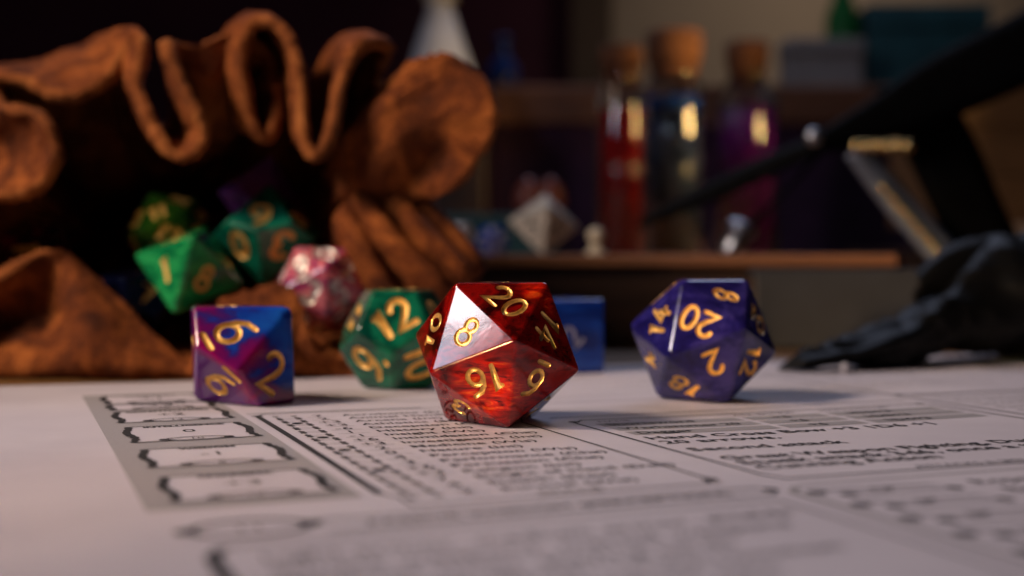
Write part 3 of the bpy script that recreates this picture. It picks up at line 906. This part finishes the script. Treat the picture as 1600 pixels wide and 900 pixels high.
# tongue at the left
col((274, 66, 27.9), (288, 135, 28.5), (298, 222, 30.1), (290, 272, 35))
col((258, 70, 27.3), (266, 100, 28.4), (280, 190, 30.4), (284, 275, 35))
col((284, 128, 27.1), (270, 135, 28.3), (276, 190, 30.6), (278, 278, 35))
col((310, 182, 27.0), (292, 182, 28.2), (270, 195, 30.8), (270, 280, 35))
col((320, 214, 27.0), (300, 206, 28.2), (262, 200, 31.5), (264, 282, 35))
col((296, 245, 27.0), (278, 226, 28.2), (250, 206, 32.0), (256, 284, 35))
col((262, 234, 27.0), (242, 212, 28.3), (232, 198, 32.0), (248, 286, 35))
col((236, 190, 27.2), (214, 165, 28.5), (214, 165, 32.0), (240, 285, 35))
col((216, 135, 27.4), (194, 110, 28.7), (200, 115, 32.0), (230, 284, 35))
col((222, 92, 27.7), (200, 70, 28.9), (192, 92, 32.0), (222, 283, 35))
col((222, 62, 27.8), (204, 52, 29.0), (186, 82, 32.0), (216, 282, 35))
col((202, 74, 28.1), (166, 62, 29.6), (166, 90, 32.9), (210, 284, 35))
col((172, 124, 27.6), (138, 84, 29.4), (141, 98, 32.9), (200, 288, 35))
col((150, 138, 27.4), (110, 94, 29.2), (116, 105, 32.8), (185, 292, 35))
col((118, 152, 27.4), (78, 109, 29.1), (91, 115, 32.7), (170, 298, 35))
col((80, 148, 27.5), (44, 114, 29.1), (61, 125, 32.6), (155, 306, 35))
col((40, 128, 27.8), (8, 109, 29.3), (31, 130, 32.6), (140, 315, 35))
col((-5, 130, 27.9), (-37, 119, 29.4), (1, 150, 32.6), (125, 326, 35))
# curled lobe at the far left
col((10, 166, 27.0), (-30, 190, 28.3), (-10, 220, 30.2), (110, 340, 32))
col((60, 178, 26.7), (10, 215, 28.0), (-15, 250, 30.1), (100, 352, 32))
col((88, 222, 26.6), (25, 238, 27.9), (-20, 275, 30.0), (92, 365, 32))
col((82, 272, 26.6), (20, 260, 27.9), (-25, 300, 30.0), (86, 378, 32))
col((45, 302, 26.7), (0, 280, 27.9), (-35, 320, 30.0), (80, 392, 32))
col((0, 309, 26.8), (-40, 300, 28.0), (-50, 345, 30.0), (70, 410, 32))
col((-70, 330, 27.1), (-90, 340, 28.2), (-70, 380, 30.1), (55, 440, 32))
col((-130, 400, 27.3), (-150, 430, 27.8), (-110, 470, 29.6), (10, 490, 31.8))

NS = 9
rings4 = []
for k in range(4):
    P = [px(*c[k]) for c in C]
    for p_ in P: p_.z = max(p_.z, 0.12)
    rings4.append(catmull(P, NS, True))
m = len(rings4[0])
back = []
cb = px(250, 400, 39.0)
for i in range(m):
    a = rings4[3][i]
    back.append(np.array(cb) + (a - np.array(px(290, 400, 34))) * np.array([0.75, 0.3, 0.75]))
back = np.array(back)
back[:, 2] = np.maximum(back[:, 2], 0.12)
prof = [rings4[0], rings4[1], rings4[2], rings4[3], back]
NR = 9
V_, F_ = [], []
grid = []
random.seed(11)
for i in range(m):
    line = catmull([pr[i] for pr in prof], NR, False)
    grid.append(line)
nr = len(grid[0])
for i in range(m):
    for j in range(nr): V_.append(grid[i][j])
for i in range(m):
    i2 = (i + 1) % m
    for j in range(nr - 1):
        F_.append((i * nr + j, i2 * nr + j, i2 * nr + j + 1, i * nr + j + 1))
V_.append(np.array(cb) + np.array([0, 0.8, 0])); ci = len(V_) - 1
for i in range(m): F_.append((i * nr + nr - 1, ((i + 1) % m) * nr + nr - 1, ci))
# ragged cut edge
for i in range(m):
    V_[i * nr] = V_[i * nr] + np.array([random.uniform(-1, 1), random.uniform(-1, 1), random.uniform(-1, 1)]) * 0.018
pouch = empty('leather_pouch', (-7.0, 30, 0))
tag(pouch, 'orange-brown suede drawstring pouch lying open with ruffled rim, dice spilling out', 'pouch')
skin = mesh_obj('skin', [Vector(v) - Vector((-7.0, 30, 0)) for v in V_], F_, M['suede'], pouch, True)
md = skin.modifiers.new('thickness', 'SOLIDIFY'); md.thickness = 0.26; md.offset = 0; md.use_even_offset = False
skin.data.materials.append(M['raw_edge']); skin.modifiers['thickness'].material_offset_rim = 1
tx = bpy.data.textures.new('grain', 'CLOUDS'); tx.noise_scale = 0.45; tx.noise_depth = 3
md = skin.modifiers.new('unevenness', 'DISPLACE'); md.texture = tx; md.strength = 0.17; md.mid_level = 0.5; md.texture_coords = 'LOCAL'
tx2 = bpy.data.textures.new('fine_grain', 'CLOUDS'); tx2.noise_scale = 0.13; tx2.noise_depth = 2
md = skin.modifiers.new('roughness', 'DISPLACE'); md.texture = tx2; md.strength = 0.09; md.mid_level = 0.5; md.texture_coords = 'LOCAL'
# drawstring cord hidden in the throat of the pouch is not seen; the rim is raw cut

# ------------------------------------------------------------------ dice in the pouch
INP = 'dice inside the leather pouch'
def rot3(ax, ay, az): return (Matrix.Rotation(math.radians(az), 3, 'Z') @ Matrix.Rotation(math.radians(ay), 3, 'Y') @ Matrix.Rotation(math.radians(ax), 3, 'X'))
def from_axes(ax_img, s):
    """three image half-axes (dx, dy down) in pixels of an octahedron -> rotation columns"""
    X = Vector([a[0] for a in ax_img]); Z = Vector([-a[1] for a in ax_img])
    X.normalize(); Z = (Z - X * Z.dot(X)).normalized()
    Y = Z.cross(X)
    return Matrix((X, Y, Z))
# green d8
R8 = from_axes([(-88, -25), (12, -68), (-24, 50)], 90)
V8 = [R8 @ v for v in solid(8, 1.24)]
make_die('eight_sided_die', V8, M['leafgreen'], M['bright_gold'], 'bright green eight-sided die with a gold 1 at the front of the pouch', px(296, 421, 27.6),
         [('1', (262, 405), (-10, -60)), ('8', (322, 425), (30, -60))], INP, num_h=0.52, stroke=0.055, bev=0.09, fill=['3', '4', '5', '6_', '7', '8'])
# green d10
V10 = [rot3(-8, 4, 18 + 0) @ v for v in solid(10, 1.22)]
make_die('ten_sided_die', V10, M['emerald'], M['bright_gold'], 'dark green ten-sided die with gold 9 and 6, behind the bright green die', px(417, 368, 28.9),
         [('9', (380, 338), (-20, -60)), ('6', (455, 338), (20, -60)), ('0', (377, 400), (0, 60))], INP, num_h=0.66, stroke=0.085, bev=0.05, fill=['1', '2', '3', '4', '5', '7', '8'])
V20o = [rot3(20, 35, 10) @ v for v in solid(20, 1.18)]
make_die('twenty_sided_die', V20o, M['olive'], M['bright_gold'], 'olive green twenty-sided die with gold numerals, furthest left of the pouch greens', px(268, 368, 30.2),
         [('11', (240, 350), (-30, -60)), ('5', (295, 345), (30, -60))], INP, num_h=0.40, stroke=0.055, bev=0.05, fill=ALL20)
V20p = [rot3(-15, 30, 40) @ v for v in solid(20, 1.12)]
make_die('twenty_sided_die', V20p, M['pink'], M['silver'], 'pink and plum swirled twenty-sided die with pale numerals, at the pouch lip', px(500, 451, 27.9),
         [], INP, num_h=0.46, stroke=0.065, bev=0.05, fill=['7', '17', '1', '11', '14', '20', '4', '10', '2', '5', '3', '8', '12', '13', '15', '16', '18', '19', '9_', '6_'])
V8p = [rot3(12, 8, 30) @ v for v in solid(8, 1.1)]
make_die('eight_sided_die', V8p, M['plum'], M['silver'], 'dim plum eight-sided die at the very back of the pouch dice', px(410, 312, 30.3), [], INP, num_h=0.4, stroke=0.05, fill=[])
V10r = [rot3(30, 40, 15) @ v for v in solid(10, 0.98)]
make_die('ten_sided_die', V10r, M['darkred'], M['bright_gold'], 'dark red and black die with one gold stroke, behind the left flap', px(62, 395, 29.6),
         [('1', (55, 378), (60, 0))], INP, num_h=0.55, stroke=0.075, bev=0.05, fill=[])
V12n = [rot3(10, 20, 35) @ v for v in solid(12, 0.72)]
make_die('twelve_sided_die', V12n, M['navy'], M['gold_paint'], 'near-black navy die low in the shadow under the bright green die', px(205, 478, 28.9),
         [('7', (235, 470), (10, -60))], INP, num_h=0.4, stroke=0.05, bev=0.05, fill=[])

# ------------------------------------------------------------------ wooden box and book behind
BOXY = 37.0
wb = empty('wooden_box', (4, 46, 0))
tag(wb, 'low dark wooden box with a warm brown top board, carrying small dice and bottles', 'box')
def wbox(nm, x0, x1, y0, y1, z0, z1, mat, root=wb, bev=0.05):
    l = root.location
    return bm_obj(nm, box_bm(x0 - l.x, x1 - l.x, y0 - l.y, y1 - l.y, z0 - l.z, z1 - l.z, bev), mat, root)
wbox('front_panel', -4.6, 11.0, BOXY + .25, BOXY + .7, 0, 2.30, M['walnut'])
wbox('side_panel', -4.6, -4.1, BOXY + .72, 72, 0, 2.30, M['walnut'])
wbox('side_panel', 10.5, 11.0, BOXY + .72, 72, 0, 2.30, M['walnut'])
for k in range(3):
    ya = BOXY + 12 * k
    wbox('top_board', -4.8, 11.15, ya, ya + 11.95, 2.305, 2.66, M['lip'])
bk = empty('grey_book', (10, 39, 0)); tag(bk, 'thick charcoal grey book lying flat, right of the wooden box front', 'book')
wbox('cover', 6.75, 17.5, 35.6, 36.7, 2.05, 2.22, M['charcoal'], bk)
wbox('cover', 6.75, 17.5, 35.6, 36.7, 0.02, 0.19, M['charcoal'], bk)
wbox('spine', 6.75, 17.5, 35.45, 35.6, 0.02, 2.22, M['charcoal'], bk, 0.06)
wbox('page_block', 6.95, 17.3, 35.62, 36.65, 0.2, 2.04, M['cream'], bk, 0)

TOPZ = 2.66
SM = 'small dice on the wooden box'
V10w = d10_stance(0.82, 2.2)
c_ = sum(V10w, Vector()) / 12
p0 = px(708, 390, 44)
make_die('ten_sided_die', [v - Vector((c_.x, c_.y, 0)) for v in V10w], M['white'], M['ink'], 'plain white blurred die at the left end of the wooden box', (p0.x, 44, TOPZ), [], SM, num_h=0.4, stroke=0.05, bev=0.08, fill=[])
p0 = px(770, 390, 47)
W20b = d20_stance(0.72, 0.4)
make_die('twenty_sided_die', W20b, M['blue'], M['silver'], 'small blue die between the white die and the pewter die', (p0.x, 47, TOPZ), [], SM, num_h=0.25, stroke=0.03, bev=0.04, fill=ALL20)
R8s = from_axes([(-57, 5), (3, -48), (-5, 28)], 57)
V8s = [R8s @ v for v in solid(8, 1.24)]
zmin = min(v.z for v in V8s)
p0 = px(850, 372, 43.5)
make_die('eight_sided_die', V8s, M['pewter'], M['ink'], 'pewter grey eight-sided die standing on the wooden box edge', (p0.x, 43.5, TOPZ - zmin), [('5', (830, 372), (-10, -50)), ('8', (876, 372), (10, -50))], SM, num_h=0.55, stroke=0.05, bev=0.05, fill=['1', '2'])
p0 = px(931, 400, 42)
pw = empty('ivory_pawn', (p0.x, 42, TOPZ)); tag(pw, 'tiny ivory pawn right of the pewter die', 'game piece')
lathe('base', [(0, 0), (.34, 0), (.36, .06), (.30, .14), (.18, .22), (.14, .42)], M['ivory'], pw, 24)
lathe('head', [(.14, .42), (.24, .50), (.28, .66), (.22, .82), (.08, .90), (0, .91)], M['ivory'], pw, 24)
p0 = px(1140, 400, 43)
st = empty('steel_bolt', (p0.x, 43, TOPZ + .05)); tag(st, 'small shiny steel stub with round head in front of the bottles', 'metal stub')
st.rotation_euler = (0, math.radians(24), 0)
lathe('shank', [(0, 0), (.36, 0), (.38, .05), (.36, .72), (.30, .76)], M['steel'], st, 28)
lathe('head', [(.30, .76), (.48, .80), (.52, .92), (.46, 1.08), (.28, 1.18), (0, 1.2)], M['steel'], st, 28)
tb = empty('teal_box', (px(745, 380, 52).x, 52, TOPZ)); tag(tb, 'dark teal card box behind the white and blue dice', 'box')
bm_obj('case', box_bm(-1.6, 3.2, 0, 3, 0, 1.35, .06), M['teal'], tb); bm_obj('lid', box_bm(-1.68, 3.28, -.08, 3.08, 1.355, 1.75, .06), M['teal'], tb)
for x_, nm in ((826, 'left'), (860, 'right')):
    p0 = px(x_, 300, 53.0)
    g = lathe('glass_bead', [(0, 0), (.30, .02), (.52, .22), (.62, .60), (.52, 1.05), (.26, 1.42), (.10, 1.55), (0, 1.57)], M['salmon'], None, 28, (p0.x, 53.4, TOPZ + 1.76))
    tag(g, 'salmon pink glass drop, %s one of the pair above the pewter die' % nm, 'glass drop', 'salmon pink glass drops')

# corked bottles
def bottle(label, xp, d, r, zsh, zn, zc0, zc1, rc, liquids):
    p0 = px(xp, 400, d)
    b = empty('corked_bottle', (p0.x, d, TOPZ)); tag(b, label, 'bottle', 'corked potion bottles on the wooden box')
    h = lambda y: 2.3 + (414 - y) * d / FPX - TOPZ
    hs, hn, c0, c1 = h(zsh), h(zn), h(zc0), h(zc1)
    rn = rc * 0.82
    t = 0.10
    outer = [(0, 0), (r * .9, 0), (r, .15), (r, hs - .5), (r * .93, hs - .15), (rn + .25, hs + .35), (rn, hn), (rn, c0), (rn + .14, c0 + .05), (rn + .14, c0 + .28), (rn - .02, c0 + .32)]
    inner = [(rn - t, c0 + .30), (rn - t, hn), (rn + .12, hs + .28), (r * .93 - t, hs - .2), (r - t, hs - .55), (r - t, .25), (r * .85, .14), (0, .14)]
    lathe('glass', outer + inner, M['glass'], b, 48)
    z = .17
    for mt, top_ in liquids:
        zt = h(top_)
        lathe('liquid', [(0, z), (r - t - .03, z), (r - t - .03, zt), (0, zt)], mt, b, 48); z = zt + .004
    lathe('cork', [(0, c0 - .7), (rn - t - .02, c0 - .7), (rc * .98, c0 + .36), (rc, c0 + .42), (rc * 1.02, c1 - .08), (rc * .95, c1), (0, c1)], M['cork'], b, 32)
bottle('corked glass bottle of dark red liquid, leftmost of the bottles', 970, 55, 1.06, 165, 128, 112, 72, 0.90, [(M['liq_red'], 172)])
bottle('tall corked bottle of slate liquid with a blue layer, middle of the bottles', 1052, 60, 1.40, 150, 118, 104, 50, 1.30, [(M['liq_slate'], 172), (M['liq_blue'], 152)])
bottle('corked bottle of violet liquid, rightmost of the bottles', 1166, 66, 1.62, 150, 122, 108, 66, 1.10, [(M['liq_violet'], 168)])

# crate and the things on it
cr = empty('wooden_crate', (14, 80, 0)); tag(cr, 'large crate with plum sides and a brown wooden lid behind the bottles', 'crate')
wbox('side', -1.0, 29, 78.4, 96, 0, 10.9, M['plumcloth'], cr)
for k in range(4): wbox('lid_board', -1.3, 29.3, 78.0 + 4.7 * k, 82.6 + 4.7 * k, 10.92, 13.3, M['crate'], cr, 0.2)
ZC = 13.305
ct = empty('pale_carton', (18.6, 81, ZC)); tag(ct, 'pale grey carton standing on the crate lid', 'carton')
bm_obj('case', box_bm(-1.5, 3.2, -1.3, 1.3, 0, 2.2, .1), M['card'], ct); bm_obj('lid', box_bm(-1.6, 3.3, -1.4, 1.4, 2.21, 3.1, .1), M['card'], ct)
gb = empty('green_bottle', (21.6, 84, ZC)); tag(gb, 'green bottle behind the pale carton at the top edge', 'bottle')
lathe('body', [(0, 0), (1.0, 0), (1.1, .2), (1.1, 5.2), (.55, 6.6), (.5, 8.2), (0, 8.2)], M['greenglass'], gb, 32)
lathe('cap', [(.51, 7.7), (.62, 7.7), (.62, 8.5), (0, 8.5)], M['greenglass'], gb, 24)
tl = empty('teal_carton', (26.5, 85, ZC)); tag(tl, 'wide dark teal carton at the top right behind the black strap', 'carton')
bm_obj('case', box_bm(-3.3, 4.5, -1.5, 1.5, 0, 4.4, .12), M['teal'], tl); bm_obj('lid', box_bm(-3.4, 4.6, -1.6, 1.6, 4.41, 6.0, .12), M['teal'], tl)
bb = empty('blue_flask', (-0.2 , 80.5, ZC)); bb.location.x = -0.55; tag(bb, 'small blue flask at the left end of the crate', 'flask')
lathe('body', [(0, 0), (.8, 0), (1.0, .4), (.95, 1.4), (.4, 2.2), (.35, 2.9), (0, 2.9)], M['bluepaint'], bb, 32)
lathe('stopper', [(.2, 2.9), (.5, 2.95), (.5, 3.3), (0, 3.4)], M['bluepaint'], bb, 24)
ds = box('dark_cabinet', -8.5, -1.45, 69, 78, -0.01, 11.6, M['walnut'], None, .15); tag(ds, 'dark wooden block behind the pouch carrying the decanter', 'cabinet')
dc = empty('silver_decanter', (px(688, 50, 72).x, 72, 11.605)); tag(dc, 'tall pale silver decanter rising behind the right lobe of the pouch', 'decanter')
lathe('body', [(0, 0), (2.1, 0), (2.2, .3), (2.05, 1.0), (.85, 4.6), (.62, 5.4)], M['decanter'], dc, 16)
lathe('stopper', [(.62, 5.4), (.95, 5.5), (.9, 5.9), (.45, 6.3), (.7, 7.1), (.4, 8.0), (0, 8.2)], M['ivory'], dc, 20)

# right hand stack
bs_ = box('dark_chest', 18.2, 33, 58, 70, -0.01, 3.1, M['walnut'], None, .1); tag(bs_, 'dark wooden chest at the right edge under the cream book', 'chest')
cbk = empty('cream_book', (25, 60, 3.11)); tag(cbk, 'cream coloured book under the tan wooden box at the right edge', 'book')
wbox('cover', 21.4, 31, 57.5, 66, 3.11, 3.28, M['cream'], cbk); wbox('page_block', 21.6, 31, 57.7, 65.8, 3.285, 4.0, M['cream'], cbk, 0); wbox('cover', 21.4, 31, 57.5, 66, 4.005, 4.2, M['cream'], cbk)
tn = empty('tan_wooden_box', (26, 62, 4.21)); tag(tn, 'tan wooden box at the right edge behind the black strap', 'box')
for k in range(3): wbox('front_plank', 19.4, 33, 58.6, 59.1, 4.25 + 2.2 * k, 4.25 + 2.2 * k + 2.17, M['tan'], tn, .08)
wbox('side_plank', 19.4, 19.9, 59.12, 66, 4.25, 10.8, M['tan'], tn, .08)
wbox('lid', 19.2, 33.2, 58.4, 66.2, 10.83, 11.3, M['tan'], tn, .1)

# black straps with a metal bar
def ribbon(name, pts, mat, root, thick=0.12, n=10):
    """pts: (x, y, depth, width in cm, direction of width in degrees in the picture plane)"""
    A = []
    for x, y, d, wd, an in pts:
        c = px(x, y, d); t = Vector((math.cos(math.radians(an)), 0.25, math.sin(math.radians(an)))) * wd / 2
        A.append(tuple(c + t) + tuple(c - t))
    S = catmull(A, n)
    v, f = [], []
    for row in S:
        a, b = row[:3], row[3:]
        mid = (a + b) / 2 + np.array([0, -thick * 1.2, 0])
        v += [a, (a + mid) / 2 + np.array([0, -.03, 0]), mid, (mid + b) / 2 + np.array([0, -.03, 0]), b]
    for i in range(len(S) - 1):
        for k in range(4): f.append((5 * i + k, 5 * i + k + 1, 5 * i + 5 + k + 1, 5 * i + 5 + k))
    o = mesh_obj(name, [Vector(q) - root.location for q in v], f, mat, root, True)
    md = o.modifiers.new('thickness', 'SOLIDIFY'); md.thickness = thick; md.offset = 0
    return o
sp = empty('black_strap', (11, 41, 0)); tag(sp, 'black leather strap folded across a studded steel bar, right of the bottles', 'strap')
ribbon('band', [(1690, 30, 43, 3.2, 75), (1560, 95, 42.5, 3.1, 72), (1440, 148, 42, 2.8, 68), (1350, 190, 41.5, 1.9, 62), (1270, 225, 41, .8, 60)], M['strap'], sp)
ribbon('band', [(1420, 130, 43, 2.4, 10), (1470, 230, 43, 2.6, 10), (1510, 320, 43, 2.5, 10), (1560, 420, 43, 2.5, 10)], M['strap'], sp)
ribbon('tail', [(1290, 222, 41, .7, 70), (1200, 260, 41.5, .95, 68), (1100, 305, 42, .85, 66), (1000, 348, 42.5, .25, 66)], M['strap'], sp)
ribbon('tail', [(1300, 215, 41.5, .5, 40), (1240, 285, 41.8, .55, 40), (1190, 335, 42, .5, 40), (1150, 385, 42.4, .45, 40)], M['strap'], sp)
ribbon('bar', [(1335, 235, 40.6, .75, 30), (1400, 315, 40.6, .95, 32), (1475, 400, 40.4, 1.0, 34)], M['bar'], sp, .16)
def stud(nm, x, y, d, r, mat, root):
    p0 = px(x, y, d)
    o = lathe(nm, [(0, .6 * r), (.5 * r, .52 * r), (.85 * r, .25 * r), (r, 0), (.9 * r, -.2 * r), (0, -.2 * r)], mat, root, 16, p0 - root.location, (math.radians(90), 0, 0))
    return o
for k in range(7): stud('stud', 1382 + 14 * k, 295 + 16 * k, 40.1, .16, M['brass'], sp)
for k in range(6): stud('stud', 1340 + 16 * k, 229, 40.0, .2, M['brass'], sp)
stud('rivet', 1272, 214, 40.3, .28, M['steel'], sp)

# crumpled black leather on the sheet
cl = empty('black_leather_cloth', (11, 31, 0)); tag(cl, 'crumpled black leather tapering to a point on the printed sheet, far right', 'leather')
SPN = [(1216, 586, 27.6, .03, .05), (1262, 574, 27.9, .25, .5), (1330, 556, 28.4, .38, .8), (1400, 535, 29.2, .50, 1.0), (1450, 508, 30.2, .75, 1.3), (1500, 476, 31.2, 1.15, 1.7), (1570, 462, 31.8, 1.45, 2.0), (1680, 462, 32.2, 1.5, 2.2), (1800, 470, 32.4, 1.3, 2.0)]
A = []
for x, y, d, rz, ry in SPN:
    c = px(x, y, d); A.append((c.x, c.y, max(c.z, rz * .95 + .07), rz, ry))
S = catmull(A, 22)
v, f = [], []
ns = 64
from mathutils import noise as mn
for i, row in enumerate(S):
    for k in range(ns):
        a = 2 * PI * k / ns
        q = Vector((row[0], row[1] + row[4] * math.cos(a), row[2] + row[3] * math.sin(a)))
        am = min(1.0, row[3] / .5)
        wv = mn.noise(q * .8) * .34 + (.5 - abs(mn.noise(Vector((q.x * .7, q.y * 1.6, q.z * 1.6)) + Vector((3, 1, 7))))) ** 2 * .45 - .08 + .10 * math.sin(4 * a + q.x * 1.1)
        dirv = Vector((0.25 * math.sin(3 * a), math.cos(a), math.sin(a)))
        q = q + dirv * wv * am * .9
        q.z = max(q.z, .06)
        v.append(q - cl.location)
for i in range(len(S) - 1):
    for k in range(ns): f.append((i * ns + k, i * ns + (k + 1) % ns, (i + 1) * ns + (k + 1) % ns, (i + 1) * ns + k))
mesh_obj('hide', v, f, M['black_leather'], cl, True)
stud('stud', 1320, 574, 27.3, .10, M['pearl'], cl)
ribbon('fold', [(1430, 450, 30.6, .6, 80), (1470, 425, 30.8, 1.1, 75), (1530, 412, 31.0, 1.2, 85), (1640, 420, 31.2, 1.2, 95)], M['black_leather'], cl, .2)
